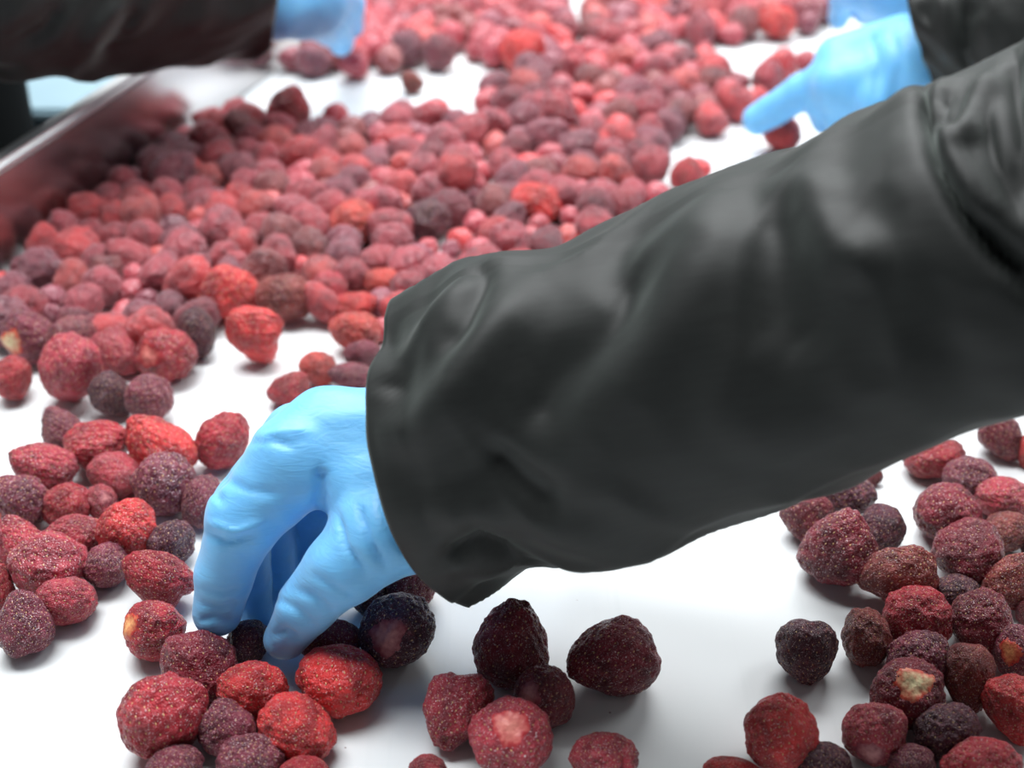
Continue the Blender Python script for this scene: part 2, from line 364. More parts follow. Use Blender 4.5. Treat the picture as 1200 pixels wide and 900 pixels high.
glove([((1010, -30, .93, 30), (1060, -5, .92, 30)), ((995, -14, .94, 22), (1050, 6, .93, 22)), ((1050, -8, .92, 28), (1120, -40, .90, 34))],
      [[(1000, -35, .93, 18), (986, 0, .95, 15), (983, 22, .965, 12)], [(1040, 5, .93, 18), (1025, 15, .945, 14), (1012, 18, .955, 11)], [(1060, 8, .925, 18), (1045, 20, .935, 14), (1030, 27, .945, 11)]],
      right, voxel=.0024)
sleeve([(0, (1090, -90), (1120, 0), .90), (.5, (1170, -130), (1200, -20), .88), (1., (1280, -180), (1320, -60), .85), (1.5, (1480, -230), (1500, -110), .86), (2.2, (1780, -260), (1790, -110), .90)], right, nu=80, nv=48, fold=.003, dr=.035, seed=8.)

# background worker on the left
left = empty('person', P(-80, 200, .84), 'worker at top left beyond the steel guard reaching in with black sleeve and blue glove', 'person')
sleeve([(0, (318, -75), (314, 64), .83), (.15, (270, -85), (262, 70), .81), (.35, (200, -100), (170, 82), .775), (.55, (120, -115), (95, 92), .745), (.8, (0, -130), (-10, 90), .71), (1.1, (-160, -150), (-170, 80), .70), (1.5, (-400, -190), (-410, 50), .76)],
       left, nu=110, nv=100, fold=.005, dr=.046, skew=.3, seed=11., lines=[(.005, 14, [(150, 0), (120, 30), (100, 60)]), (-.006, 10, [(160, 10), (140, 45), (115, 70)]), (-.005, 10, [(70, 5), (50, 35), (20, 50)])])
glove([((310, 0, .84, 42), (365, -5, .855, 42)), ((330, 15, .84, 30), (372, 8, .86, 34))],
      [[(368, 0, .865, 26), (392, 20, .90, 20), (400, 45, .945, 15), (399, 52, .955, 14)], [(385, -15, .87, 24), (408, 5, .91, 19), (411, 30, .955, 15)],
       [(350, 20, .85, 22), (374, 32, .88, 16), (384, 42, .91, 13)]], left, voxel=.0022)
# the long dark coats of the three workers, standing at the sides of the belt
def coat(parent, x, y, rz, seed):
    rings, nv, vs = 56, 40, []
    for i in range(rings):
        a = i/(rings-1); z = -.85+1.42*a; t = min(1, (1-a)/.14); t = math.sqrt(max(1-(1-t)**2, .05)); ww = (.145+.025*math.sin(a*3))*t; dp = .11*t
        for j in range(nv):
            f = 2*math.pi*j/nv; k = 1+.04*mnoise.noise(Vector((math.cos(f)*2.2, math.sin(f)*2.2+seed, z*4)))
            vs.append((ww*math.cos(f)*k, dp*math.sin(f)*k, z))
    fs = [(i*nv+j, i*nv+(j+1) % nv, (i+1)*nv+(j+1) % nv, (i+1)*nv+j) for i in range(rings-1) for j in range(nv)]+[tuple(range(nv))[::-1], tuple(range((rings-1)*nv, rings*nv))]
    V = np.array(vs); c, s_ = math.cos(rz), math.sin(rz); V = V@np.array([[c, s_, 0], [-s_, c, 0], [0, 0, 1]])+np.array([x, y, 0])
    o = link_mesh('jacket', V, fs, M_DARK); local(o, parent)
tp = G(-262, 130, 0.0); coat(left, tp[0], tp[1], 0, 1.)
coat(front, .58, .42, 1.2, 4.); coat(right, .76, .88, 1.2, 8.)
# pale blue box beyond the guard
bx = P(100, 112, 1.05)
box = empty('box', (bx[0], bx[1], bx[2]-.05), 'pale blue box seen between the black sleeve and the steel guard rim', 'box')
o = bevel_box('body', (-.045, -.05, -.05), (.055, .05, .05), M_BLUE, box, bev=.006)
o = bevel_box('lid', (-.049, -.055, .0505), (.059, .055, .060), M_BLUE, box, bev=.003)
# ---------------------------------------------------------------- strawberries
def sphere_dirs(n):
    i = np.arange(n)+.5; z = 1-2*i/n; ph = i*math.pi*(3-5**.5); r = np.sqrt(1-z*z)
    return np.stack([r*np.cos(ph), r*np.sin(ph), z], 1)
class Shape:      # maps unit directions to the body surface; +z is the pointed tip, -z the hull end
    def __init__(s, kind, seed, seeds=True):
        g = np.random.default_rng(seed); s.kind = kind
        K = {'cone': (1.22, .47, .10), 'round': (.98, .10, .08), 'heart': (1.02, .34, .12), 'lump': (1.0, .14, .10), 'flat': (.82, .05, .06), 'egg': (1.2, .16, .07), 'cleft': (.98, .12, .1)}[kind]
        s.el, s.tp, s.dm = K; s.sq = 1+g.uniform(-.09, .09)
        nl = {'lump': 9, 'heart': 5}.get(kind, 5)
        s.lc = g.normal(size=(nl, 3)); s.lc /= np.linalg.norm(s.lc, axis=1, keepdims=True)
        s.la = g.uniform(.07, .20, nl)*(1.5 if kind == 'lump' else 1.0)*g.choice([1, 1, -.8], nl); s.lw = g.uniform(.35, .65, nl)
        s.seed = seed
        d = sphere_dirs(190); d = d+g.normal(size=d.shape)*.03; d /= np.linalg.norm(d, axis=1, keepdims=True)
        s.sd = d[d[:, 2] > -.86]
    def __call__(s, p, rough=True):
        p = np.asarray(p, float); z = p[:, 2]; amp = np.zeros(len(p))
        for c, a, w_ in zip(s.lc, s.la, s.lw): amp += a*np.exp(-((1-p@c)/(w_*w_)))
        if rough:
            amp += np.array([.10*mnoise.noise(Vector(q*2.1)+Vector((s.seed, 0, 0)))+.045*mnoise.noise(Vector(q*5.)+Vector((0, s.seed, 0)))+.020*mnoise.noise(Vector(q*12.)) for q in p])
            m = (p@s.sd.T).max(1); ang = np.arccos(np.clip(m, -1, 1)); amp += -.036*np.exp(-(ang/.060)**2)+.014*np.clip(ang/.12, 0, 1)
        q = p*(1+amp)[:, None]
        k = 1-s.tp*(z*.5+.5)**1.2+s.tp*.25
        q[:, 0] *= k*s.sq; q[:, 1] *= k/s.sq; q[:, 2] *= s.el
        q[:, 2] += s.dm*1.3*np.exp(-((1+z)/.10))*s.el
        if s.kind == 'heart': q[:, 2] += .30*np.abs(q[:, 0])*(z < 1)*-1*np.clip(-z+.2, 0, 1)*1.2; q[:, 1] *= .82
        if s.kind == 'cleft': 
            cl = np.exp(-(p[:, 0]/.13)**2)*np.clip(-z+.45, 0, 1); q *= (1-.20*cl)[:, None]; q[:, 0] *= 1.08
        return q/ s.norm if hasattr(s, 'norm') else q
def ico(n):
    bm = bmesh.new(); bmesh.ops.create_icosphere(bm, subdivisions=n, radius=1)
    V = np.array([v.co[:] for v in bm.verts]); F = [tuple(v.index for v in f.verts) for f in bm.faces]; bm.free(); return V/np.linalg.norm(V, axis=1, keepdims=True), F
ICO = {n: ico(n) for n in (3, 4, 5, 6)}
def mk(name, V, F, mat):
    me = bpy.data.meshes.new(name); me.from_pydata(np.asarray(V).tolist(), [], F); me.materials.append(mat)
    me.polygons.foreach_set('use_smooth', [True]*len(F)); me.update(); return me
def seed_mesh(s, A):
    b = s(s.sd)@A.T; vs = []; fs = []
    for d, c in zip(s.sd, b):
        n = d/np.linalg.norm(d); t = np.cross(n, (.3, .2, 1)); t /= np.linalg.norm(t); u = np.cross(n, t)
        up_ = u*.046*(1 if u[2] > 0 else -1); i = len(vs); c = c+n*.016
        vs += [c+up_, c+t*.025, c-up_, c-t*.025, c+n*.017, c-n*.02]
        fs += [(i, i+1, i+4), (i+1, i+2, i+4), (i+2, i+3, i+4), (i+3, i, i+4), (i+1, i, i+5), (i+2, i+1, i+5), (i+3, i+2, i+5), (i, i+3, i+5)]
    return mk('seeds', vs, fs, M_SEED)
def scar_mesh(s, A, key, seed, NR=7, NA=28):   # a puckered disc in the dimple at the hull end
    dirs = [(0, 0, -1.)]; rg = [0.]
    for i in range(1, NR+1):
        a = .55*i/NR
        for j in range(NA):
            f = 2*math.pi*j/NA; aa = a*(1+.13*math.sin(3*f+seed)+.08*math.sin(7*f+seed*2)); dirs.append((math.sin(aa)*math.cos(f), math.sin(aa)*math.sin(f), -math.cos(aa))); rg.append(i/NR)
    dirs = np.array(dirs); rg = np.array(rg); c = s(dirs)@A.T
    c = c+dirs*(.024*(1-rg**4)-.02*rg**6+.022*np.exp(-(rg/.35)**2))[:, None]
    F2 = [(0, 1+(j+1) % NA, 1+j) for j in range(NA)]+[(1+i*NA+j, 1+i*NA+(j+1) % NA, 1+(i+1)*NA+(j+1) % NA, 1+(i+1)*NA+j) for i in range(NR-1) for j in range(NA)]
    me = mk('hull_scar', c, F2, M_SCAR[key]); at = me.attributes.new('ring', 'FLOAT', 'POINT'); at.data.foreach_set('value', rg); return me
def near_meshes(s, V, A, lvl, scar, seed):
    return {'me': mk('strawberry', V, ICO[lvl][1], M_BERRY), 'seeds': seed_mesh(s, A), 'scar': scar_mesh(s, A, scar, seed) if scar else None}
def make_proto(kind, seed, lvl):
    s = Shape(kind, seed); V0, F = ICO[lvl]; q = s(V0); q = q/(np.ptp(q, axis=0).mean()/2)
    return {'V': q, 'me': mk('strawberry', q, F, M_FAR)}
FARP = {k: [make_proto(k, 200+10*i+j, 5) for j in range(3 if k in ('round', 'lump') else 2)] for i, k in enumerate(['cone', 'round', 'lump', 'egg', 'cleft', 'heart'])}
LOWP = [Shape(k, 300+i) for i, k in enumerate(['cone', 'round', 'lump', 'egg', 'round', 'lump'])]

COL = {   # body colour, rime amount
 'R': ((.70, .034, .034), .42), 'S': ((.60, .060, .045), .45), 'O': ((.46, .030, .052), .62), 'C': ((.44, .014, .028), .42),
 'B': ((.24, .034, .026), .45), 'M': ((.200, .006, .021), .34), 'D': ((.070, .006, .022), .38), 'P': ((.200, .018, .044), .62)}
CROP = {'A': (0, 440, 3), 'G': (0, 600, 3), 'H': (300, 600, 3), 'I': (600, 600, 3), 'K': (850, 450, 3.4286), 'L': (850, 640, 3.4286),
        'E': (0, 200, 3), 'F': (300, 200, 3), 'B': (300, 0, 3), 'C': (600, 0, 3), 'Z': (0, 0, 3)}
# crop, centre x, y, width, height, colour, shape, tip direction in the picture, tip towards (+) / hull towards (-) the viewer, scar | label
NEAR = """
A 225 205 145 180 P cone 120 10 | dusty maroon strawberry with blunt upright tip, topmost of the heap left of the picking hand
A 345 265 215 190 C lump 150 0 | crimson strawberry with a pale frosted shoulder, beside the topmost maroon one left of the hand
A 570 255 245 215 R cone 125 10 | large bright red cone-shaped strawberry with clear seeds, left of the picking hand
A 782 232 185 195 C egg 35 10 | crimson strawberry lying alone just above the knuckle of the picking hand
A 150 345 215 190 O cone 140 20 | dusty rose strawberry at the upper left of the left heap, below the white gap
A 80 440 190 180 P round 20 -28 cream | plum strawberry with a cream hull scar, cut by the left edge of the photo
A 590 390 215 215 P round -60 20 | dusty brown-maroon strawberry leaning in front of the large bright red cone
A 692 440 140 180 P egg 80 10 | dusty maroon strawberry half hidden behind the bent index finger
A 385 362 190 158 O lump 160 15 | dusty rose strawberry between the crimson and the brown-maroon ones in the left heap
A 250 455 165 155 C egg 200 10 | frosty crimson strawberry amid the left heap, touching a small brown-scarred one
A 348 435 110 120 O round 200 -45 pink | small rose strawberry with a brownish hull scar in the middle of the left heap
A 445 548 210 215 R cleft 200 15 | lumpy red strawberry with a pale fold, right of centre in the left heap
A 600 590 160 155 D lump 70 15 | dark plum heavily frosted small strawberry beside the index finger
A 62 595 190 195 O cone 100 15 | rose red strawberry at the left edge under the plum one with the cream scar
A 265 560 190 135 O egg 170 10 | dusty rose strawberry lying behind the big double-lobed one
A 180 685 265 230 O lump 130 10 | big frosty rose strawberry, upper one of the overlapping pair low in the left heap
A 225 780 195 165 O round 0 25 | rose strawberry bulging out in front of the big lumpy one of the left heap
A 372 668 150 155 P round 60 20 | small dusty rose-plum round strawberry at the right of the big lumpy one
A 0 745 100 165 C cone 90 10 | red strawberry cut by the left edge above the brown seedy one
G 90 397 188 220 P cone 95 10 | brown-maroon strawberry covered in tan seeds, lowest of the left heap
G 562 250 245 215 C heart 130 10 | tall dusty red strawberry rolling beside the index finger, above the one with the orange scar
G 545 422 210 205 C round -10 -40 orange | red strawberry showing a pale orange hull scar, left of the index fingertip
G 700 560 255 265 M cone -70 15 | maroon-red strawberry with rows of tan seeds right below the index fingertip
G 870 462 150 150 D lump 60 0 | dark plum strawberry pinched between index finger and thumb
G 888 632 240 200 R round 40 15 | red round strawberry below the thumb, behind the bright red one
G 577 745 295 300 C round -80 20 | large crimson strawberry, leftmost of the bottom heap under the hand
G 800 775 210 200 P lump 90 10 | dusty plum strawberry in the middle of the bottom heap under the hand
G 1040 768 265 235 R egg -40 15 | bright red frosty strawberry, right end of the bottom heap under the hand
G 608 880 190 150 P round 60 30 | small rose-plum strawberry at the photo's bottom edge in front of the large crimson one
G 880 862 230 165 P round 90 25 | dark rose-plum strawberry at the bottom edge between dusty plum and bright red ones
G 1070 915 190 115 C egg 90 10 | red strawberry just showing at the bottom edge below the bright red frosty one
H 262 462 205 160 M round 90 20 | maroon-red strawberry right of the thumb tip, behind the orange-topped one
H 292 600 290 238 R flat 90 25 orange | bright red strawberry with an orange patch on top, right of the thumb tip
H 495 420 265 255 D round 0 -75 pink | dark plum round strawberry facing us with its pink hull scar, under the cuff
H 545 260 170 170 M lump 0 0 | dark maroon strawberry behind the dark plum one with the pink scar
H 603 178 60 60 M round 0 0 | little maroon strawberry peeping out under the cuff corner
H 405 290 140 150 D round 0 0 | dark plum strawberry in the shade under the thumb side of the hand
H 895 470 258 305 M cone 85 10 | maroon cone-shaped strawberry standing tip up below the sleeve
H 1012 655 210 222 M round -20 -55 pink | maroon-crimson strawberry with a small pale hull scar, touching the standing cone
H 722 712 240 258 O cone -100 20 | rose-crimson strawberry, left one of the group below the standing cone
H 885 795 288 278 O round -80 -62 red | rose-plum strawberry with a bright red hull end, in front of the group below the cone
H 605 905 130 95 O round 90 20 | small rose strawberry at the bottom edge, alone between the two bottom groups
I 322 858 235 160 O cleft 90 -25 | rose strawberry with a level crease, alone at the bottom edge right of the cone group
I 358 512 315 275 M cone 195 10 | big crimson-maroon heart-shaped strawberry lying alone right of the standing cone
I 1036 497 205 220 D cone -90 10 | dark plum strawberry with its tip down, alone on the belt at lower right
I 950 780 250 255 R cone 80 15 | bright red cone-shaped strawberry at the bottom edge left of the lower right heap
I 1095 885 190 135 D round 80 20 | dark plum strawberry at the bottom edge beside the bright red cone
I 770 905 190 85 R egg 0 10 | red strawberry at the bottom edge left of the bright red cone, only its top visible
K 325 545 215 200 M cone -80 10 | maroon strawberry, leftmost of the right group under the sleeve
K 495 450 215 170 D round 0 10 | dark maroon strawberry half hidden under the sleeve's lower edge
K 598 372 70 70 M round 0 10 | sliver of maroon strawberry right under the sleeve edge
K 450 660 298 298 M cone 80 20 | large dark maroon strawberry in front of the right group under the sleeve
K 632 578 180 180 D lump 90 10 | small dark plum-maroon strawberry right of the large dark maroon one
K 835 300 250 160 C egg 10 0 | deep crimson strawberry lying under the sleeve edge, right of the dark ones
K 985 382 205 170 P round 90 20 | plum strawberry beside the deep crimson one under the sleeve
K 1115 215 175 195 M cone -60 10 | maroon strawberry at upper right of the right heap, touching the sleeve edge
K 1200 270 70 130 R round 0 0 | red strawberry cut by the right edge under the sleeve
K 900 545 258 250 M round 60 20 | maroon strawberry with a redder top, upper left of the right heap
K 1110 462 220 170 O flat 60 10 | dusty rose-maroon strawberry with frost on top, upper right heap
K 985 675 258 258 M lump 60 10 | lumpy maroon strawberry in the middle of the right heap
K 1140 600 180 160 B egg 20 10 | brown-maroon strawberry between the lumpy maroon one and the right edge
K 688 788 300 262 B heart 60 20 | brown-red broad strawberry, lower left corner of the upper right heap
K 1125 790 215 225 B cone 70 15 | brownish red strawberry with dense tan seeds near the right edge
K 918 838 195 135 D round 70 10 | dark plum strawberry between the broad brown-red and the seedy brownish ones
K 1205 650 60 110 D round 0 0 | dark plum strawberry cut by the right edge above the seedy brownish one
L 567 370 188 225 B egg 95 10 | dark plum-brown upright strawberry standing alone left of the right heap
L 770 315 260 260 C round 90 30 | glossy frosted crimson strawberry left in the right heap, above the cream-scarred one
L 785 455 250 225 P flat 90 0 | plum-rose strawberry squeezed between the glossy crimson and the cream-scarred ones
L 1045 325 235 255 M round 60 10 | maroon strawberry right of the glossy frosted crimson one
L 760 615 285 270 M round -85 -55 cream | maroon strawberry showing an orange and cream hull scar in the lower right heap
L 985 548 200 275 B cone -90 15 | narrow brown strawberry dotted with tan seeds in the lower right heap
L 615 770 240 238 O round 60 -50 pink | rose strawberry with a frosted pale hull end, left side of the lower right heap
L 890 755 250 215 D egg 15 10 | dark plum strawberry in front of the cream-scarred one
L 1135 650 230 270 R cone -80 20 | bright red strawberry with pale seeds near the right edge, lower right heap
L 1000 860 325 225 C egg 170 15 | wide crimson strawberry at the bottom edge of the lower right heap
L 730 865 190 150 P round 70 10 | plum-rose strawberry at the bottom edge of the lower right heap
L 1150 420 175 220 P round -10 -45 orange | rose-plum strawberry with a pale orange hull scar near the right edge
L 1200 262 70 110 M round 0 0 | maroon strawberry cut by the right edge above the plum one with the orange scar
E 45 730 120 150 C round 60 10 | rose-crimson strawberry at the left edge beside the white gap above the left heap
E 92 580 190 190 P round 30 -60 cream | rose-plum strawberry facing us with a big cream hull scar, near the left edge
E 248 695 210 235 O lump 100 10 | large lumpy rose strawberry at the near edge of the big pile
E 282 552 150 140 P egg 120 10 | plum strawberry with an olive tinge behind the large lumpy rose one
E 402 635 175 165 O cone -40 10 | rose strawberry between the large lumpy one and the round scarred one
E 386 785 135 155 D round 60 10 | dark plum strawberry, left one of the plum pair at the pile's near edge
E 525 800 160 160 P round 60 10 | plum strawberry, right one of the plum pair at the pile's near edge
E 580 643 205 185 C round 10 -60 red | round crimson strawberry showing its hull scar, behind the plum pair
E 692 565 130 175 D egg -70 10 | dark plum upright strawberry beside the round scarred crimson one
E 895 580 200 190 R heart 160 10 | red cleft strawberry lying alone in the white gap left of the cuff
E 802 430 215 185 R heart 90 10 | red lumpy strawberry with a hollow top, at the pile's edge behind the lone cleft one
E 1005 450 200 165 B egg 180 10 | brick brown wide strawberry next to the red lumpy hollow-topped one
E 1162 415 130 130 O round 60 10 | rose strawberry right of the brick brown wide one
F 345 480 155 110 R egg 20 10 | red strawberry touching the cuff behind the salmon one
F 348 572 178 140 S egg 170 10 | salmon orange strawberry left of the cuff
F 375 645 130 95 P lump 0 0 | rose-plum strawberry between the salmon one and the cuff
F 217 700 130 120 S round 60 10 | small salmon red strawberry above the back of the gloved hand
F 115 770 150 120 C cone 60 10 | crimson strawberry with its tip up, above the hand's knuckle
F 335 722 160 90 P lump 0 10 | rose-plum frosted strawberry right above the glove beside the cuff
F 455 395 140 110 S round 60 10 | salmon red strawberry touching the sleeve's upper corner at the cuff
F 350 190 165 170 S round 60 10 | bright salmon large strawberry rising from the pile above the cuff
F 605 170 170 152 D round 60 10 | big dark plum strawberry rising from the pile above the sleeve
F 1000 120 190 150 R round 60 10 | very large red strawberry on the pile above the sleeve
B 115 375 150 140 C cone 80 10 | crimson strawberry standing alone behind the pile below the left worker's glove
B 550 290 82 75 B lump 0 0 | small brick red strawberry alone on the white belt near the left worker's glove
B 940 190 158 150 R cone -90 10 | bright red strawberry hanging low in front of the far group, above the white gap
C 950 472 130 118 R round 60 10 | bright red strawberry right under the pointing finger
C 930 80 130 110 R round 60 10 | bright red round strawberry at the front of the far right row
C 612 612 110 115 C cone 80 10 | crimson-plum strawberry just above the sleeve at the white gap
"""
MID = """
E 1080 345 120 80 R|E 960 310 180 120 C|E 915 350 120 90 P|E 650 290 190 150 O|E 825 275 150 115 R|E 600 375 175 140 O|E 240 385 185 115 S|E 75 415 140 120 P|E 312 465 155 120 O|E 185 450 120 90 P
E 180 275 155 115 R|E 188 205 150 110 O|E 302 135 160 130 R|E 330 218 120 110 C|E 425 240 120 120 C|E 465 132 160 140 R|E 588 215 130 95 D|E 393 62 130 110 O|E 590 80 160 110 O|E 620 148 120 110 R
E 718 170 110 90 S|E 700 225 110 90 O|E 820 100 110 130 R|E 720 48 150 95 S|E 762 112 100 70 P|E 930 150 160 120 S|E 930 220 150 110 C|E 1085 190 150 155 C|E 1045 100 110 80 O|E 1170 75 110 90 B
E 870 50 140 110 O|E 1040 40 130 90 O|E 345 300 140 110 O|E 388 370 120 115 B|E 470 370 110 90 O|E 545 312 95 85 S|E 450 430 110 100 O|E 432 512 110 100 C|E 520 455 100 90 P|E 135 340 150 90 O
E 20 330 80 70 P|E 30 480 110 90 C|E 190 520 90 90 P|E 800 195 95 75 O|E 625 480 125 125 P|E 495 540 150 140 P|E 10 400 80 90 R|E 480 45 110 80 P
F 300 247 140 130 P|F 315 322 130 140 P|F 430 330 150 130 C|F 480 250 150 150 O|F 430 470 110 110 P|F 515 140 110 95 S|F 750 115 150 90 P|F 415 100 120 100 B|F 760 185 100 90 O|F 850 222 140 120 R
F 990 200 110 90 C|F 720 240 100 90 R|F 680 292 85 90 P|F 610 272 85 80 C|F 570 312 110 110 P|F 625 352 130 90 O|F 762 332 120 90 O|F 795 282 130 80 O|F 970 247 120 80 C|F 1100 228 125 80 S
F 1125 172 100 90 O|F 890 82 120 110 P|F 700 60 120 90 R|F 570 60 115 70 P|F 1150 90 110 90 O|F 440 560 80 100 C|F 1060 60 110 80 C|F 40 110 120 100 S
B 285 412 110 80 C|B 415 440 125 100 D|B 630 395 120 95 R|B 85 512 140 140 S|B 250 570 120 110 R|B 230 480 145 90 P|B 450 480 110 80 O|B 560 470 120 100 P|B 450 532 90 75 C|B 580 522 100 80 C
B 675 490 110 90 O|B 540 590 110 95 S|B 430 622 100 90 S|B 390 572 140 95 P|B 145 622 120 100 O|B 840 310 120 120 P|B 820 362 120 95 C|B 820 440 120 80 O|B 650 190 110 140 M|B 560 128 100 115 R
B 670 100 100 105 B|B 470 205 95 115 B|B 345 207 95 100 C|B 430 100 110 95 C|B 200 177 90 100 M|B 130 210 95 95 M|B 790 150 100 120 O|B 1070 72 100 110 P|B 960 62 120 110 O|B 870 62 110 110 C
B 740 42 130 110 O|B 1000 360 130 110 M|B 1060 430 150 110 D|B 1140 350 110 95 C|B 1060 310 120 85 O|B 1050 242 130 90 P|B 1130 210 100 95 C|B 1120 500 110 95 R|B 990 482 110 95 B|B 480 12 70 50 C
B 580 55 85 60 D|B 390 150 95 85 C|B 660 640 160 100 R|B 760 650 130 85 C|B 900 650 150 115 P|B 735 550 130 85 O|B 850 512 115 80 S|B 880 577 120 85 O|B 800 622 110 85 C|B 575 660 115 75 P
B 850 190 90 110 O|B 620 30 110 80 C|B 690 20 90 80 O
C 345 497 140 150 R|C 465 592 130 150 C|C 490 690 110 105 O|C 665 592 80 75 R|C 480 470 125 105 C|C 480 392 160 105 O|C 508 305 140 80 B|C 480 242 140 90 O|C 480 150 110 90 S|C 580 380 95 115 M
C 672 387 100 105 B|C 780 370 120 125 R|C 690 300 150 100 B|C 610 280 115 105 O|C 670 212 140 90 R|C 572 205 85 85 M|C 785 287 90 75 M|C 680 180 70 60 C|C 900 280 120 115 C|C 950 230 130 90 R
C 1040 212 110 80 C|C 870 347 80 70 R|C 810 78 130 110 B|C 1025 45 130 95 M|C 690 50 140 100 R|C 595 87 110 90 C|C 490 62 105 100 O|C 345 130 150 125 C|C 380 60 140 90 P|C 580 12 95 60 D
C 880 18 120 70 O|C 780 22 110 75 C|C 340 625 130 150 S|C 295 685 140 130 O|C 225 505 105 90 R|C 390 165 110 90 O|C 300 250 120 95 C|C 340 330 130 95 B|C 380 270 110 80 O|C 250 340 110 90 R|C 300 430 130 95 O|C 550 60 80 80 P|C 420 330 90 80 C
"""
zones_fill = [  # (polygon in the picture, on the belt plane, how many tries, extra layer)
 [(0, 345), (50, 268), (118, 222), (205, 158), (240, 135), (290, 135), (332, 165), (440, 150), (510, 138), (560, 150), (600, 145), (640, 120), (700, 130), (750, 150), (780, 140), (790, 150), (745, 190), (735, 230), (705, 275), (640, 300), (560, 320), (480, 345), (445, 385), (430, 400), (375, 350), (330, 300), (310, 330), (250, 370), (240, 400), (190, 430), (80, 420), (10, 400)],
 [(330, 62), (400, 70), (420, 78), (470, 60), (500, 70), (560, 30), (600, 60), (640, 80), (665, 35), (650, 5), (650, -60), (430, -60), (440, 0), (420, 20), (400, 60)],
 [(600, 140), (615, 100), (655, 65), (695, 45), (700, 0), (700, -70), (1060, -70), (1030, 20), (960, 28), (860, 38), (790, 40), (760, 60), (800, 75), (850, 95), (862, 125), (800, 145), (770, 150), (735, 200), (700, 200), (640, 170)]]
def inside(poly, x, y):
    c = False; n = len(poly)
    for i in range(n):
        x1, y1 = poly[i]; x2, y2 = poly[(i+1) % n]
        if (y1 > y) != (y2 > y) and x < (x2-x1)*(y-y1)/(y2-y1)+x1: c = not c
    return c
B = []
def add(px, py, w_, h_, col, kind=None, al=None, be=None, scar=None, label=None, stiff=.5, tier='mid'):
    g0 = G(px, py, .010); d = (g0-CP)@FW; r = .5*math.sqrt(w_*h_)*d/FPX
    g0 = G(px, py, r*.95)
    B.append(dict(p=np.array([g0[0], g0[1], r]), r=r, w=w_, h=h_, col=col, kind=kind, al=al, be=be, scar=scar, label=label, stiff=stiff, tier=tier, px=px, py=py))
def crop(c, *v): x0, y0, s = CROP[c]; return x0+v[0]/s, y0+v[1]/s, v[2]/s, v[3]/s
for ln in NEAR.strip().split('\n'):
    a, lab = ln.split('|'); t = a.split()
    x, y, w_, h_ = crop(t[0], *map(float, t[1:5]))
    add(x, y, w_, h_, t[5], t[6], float(t[7]), float(t[8]), t[9] if len(t) > 9 else None, lab.strip(), .75, 'near')
for ln in MID.strip().replace('\n', '|').split('|'):
    t = ln.split(); x, y, w_, h_ = crop(t[0], *map(float, t[1:5])); add(x, y, w_, h_, t[5], stiff=.6)
def fill(poly, tries, dmin, layer=0):
    xs = [q[0] for q in poly]; ys = [q[1] for q in poly]
    for _ in range(tries):
        x, y = rng.uniform(min(xs), max(xs)), rng.uniform(min(ys), max(ys))
        if not inside(poly, x, y) or (960 < x < 1100 and y < 45): continue
        g0 = G(x, y, .01)
        if min(np.hypot(*(b['p'][:2]-g0[:2]))/(b['r']+.0105) for b in B if b.get('layer', 0) == layer or layer == 0) < dmin: continue
        s = 1600/((g0-CP)@FW); r = rng.uniform(.0092, .0128)
        add(x, y, 2*r*s, 2*r*s, str(rng.choice(list('RROOOCCCBMPPS'))), stiff=.25, tier='fill')
for z_ in zones_fill: fill(z_, 5000, .68)
# let the heap settle: berries push each other apart and drop on to the belt
N_ = len(B); p = np.array([b['p'] for b in B]); home = p.copy(); r = np.array([b['r'] for b in B]); st = np.array([b['stiff'] for b in B])
gn = np.array([gd[1], -gd[0]]); 
def settle(p, r, home, st, it=260, up_=.30):
    for k in range(it):
        d = p[:, None]-p[None]; L = np.linalg.norm(d, axis=2)+np.eye(len(p)); R = (r[:, None]+r[None])*.87
        o = np.clip(R-L, 0, None); np.fill_diagonal(o, 0)
        n = d/L[..., None]; n[..., 2] += up_*np.sign(d[..., 2]+(home[:, None, 1]-home[None, :, 1])*.3); n /= np.linalg.norm(n, axis=2, keepdims=True)+1e-9
        mv = (n*o[..., None]).sum(1)*.32
        a = st*.10*(1 if k < it*.7 else .25)
        p = p+mv; p[:, :2] += (home[:, :2]-p[:, :2])*a[:, None]
        p[:, 2] -= .0006*(1 if k < it*.8 else .3); p[:, 2] = np.maximum(p[:, 2], r)
        dg = (p[:, :2]-GA[:2])@gn-(r+.0035); m = dg < 0; p[m, :2] -= dg[m, None]*gn
    return p
p = settle(p, r, home, st)
for b, q in zip(B, p): b['p'] = q
WORD = {'R': 'bright red', 'S': 'salmon red', 'O': 'dusty rose', 'C': 'crimson', 'B': 'brick brown', 'M': 'maroon', 'D': 'dark plum', 'P': 'dusty plum'}
KW = {'cone': 'pointed', 'round': 'round', 'lump': 'lumpy', 'egg': 'oval', 'cleft': 'creased', 'heart': 'broad', 'flat': 'flat'}
def orient(al, be, roll):
    a, b_ = math.radians(al), math.radians(be)
    t = math.cos(b_)*(math.cos(a)*RT+math.sin(a)*UP)-math.sin(b_)*FW
    q = Vector((0, 0, 1)).rotation_difference(Vector(t)); return (q.to_matrix() @ Matrix.Rotation(roll, 3, 'Z'))
for i, b in enumerate(B):
    if b['kind'] is None: b['kind'] = str(rng.choice(['round', 'round', 'lump', 'egg', 'cone', 'cleft', 'heart'])); b['al'] = rng.uniform(-180, 180); b['be'] = rng.uniform(-35, 35)
    x, y, d = proj(b['p']); b['sx'], b['sy'] = x, y; b['show'] = b['r']/d if (-30 < x < 1230 and -25 < y < 925) else 0
order = sorted(B, key=lambda b: -(b['show']+(1 if b['tier'] == 'near' else 0)))
single = order[:300]; rest = order[300:]
used = {}
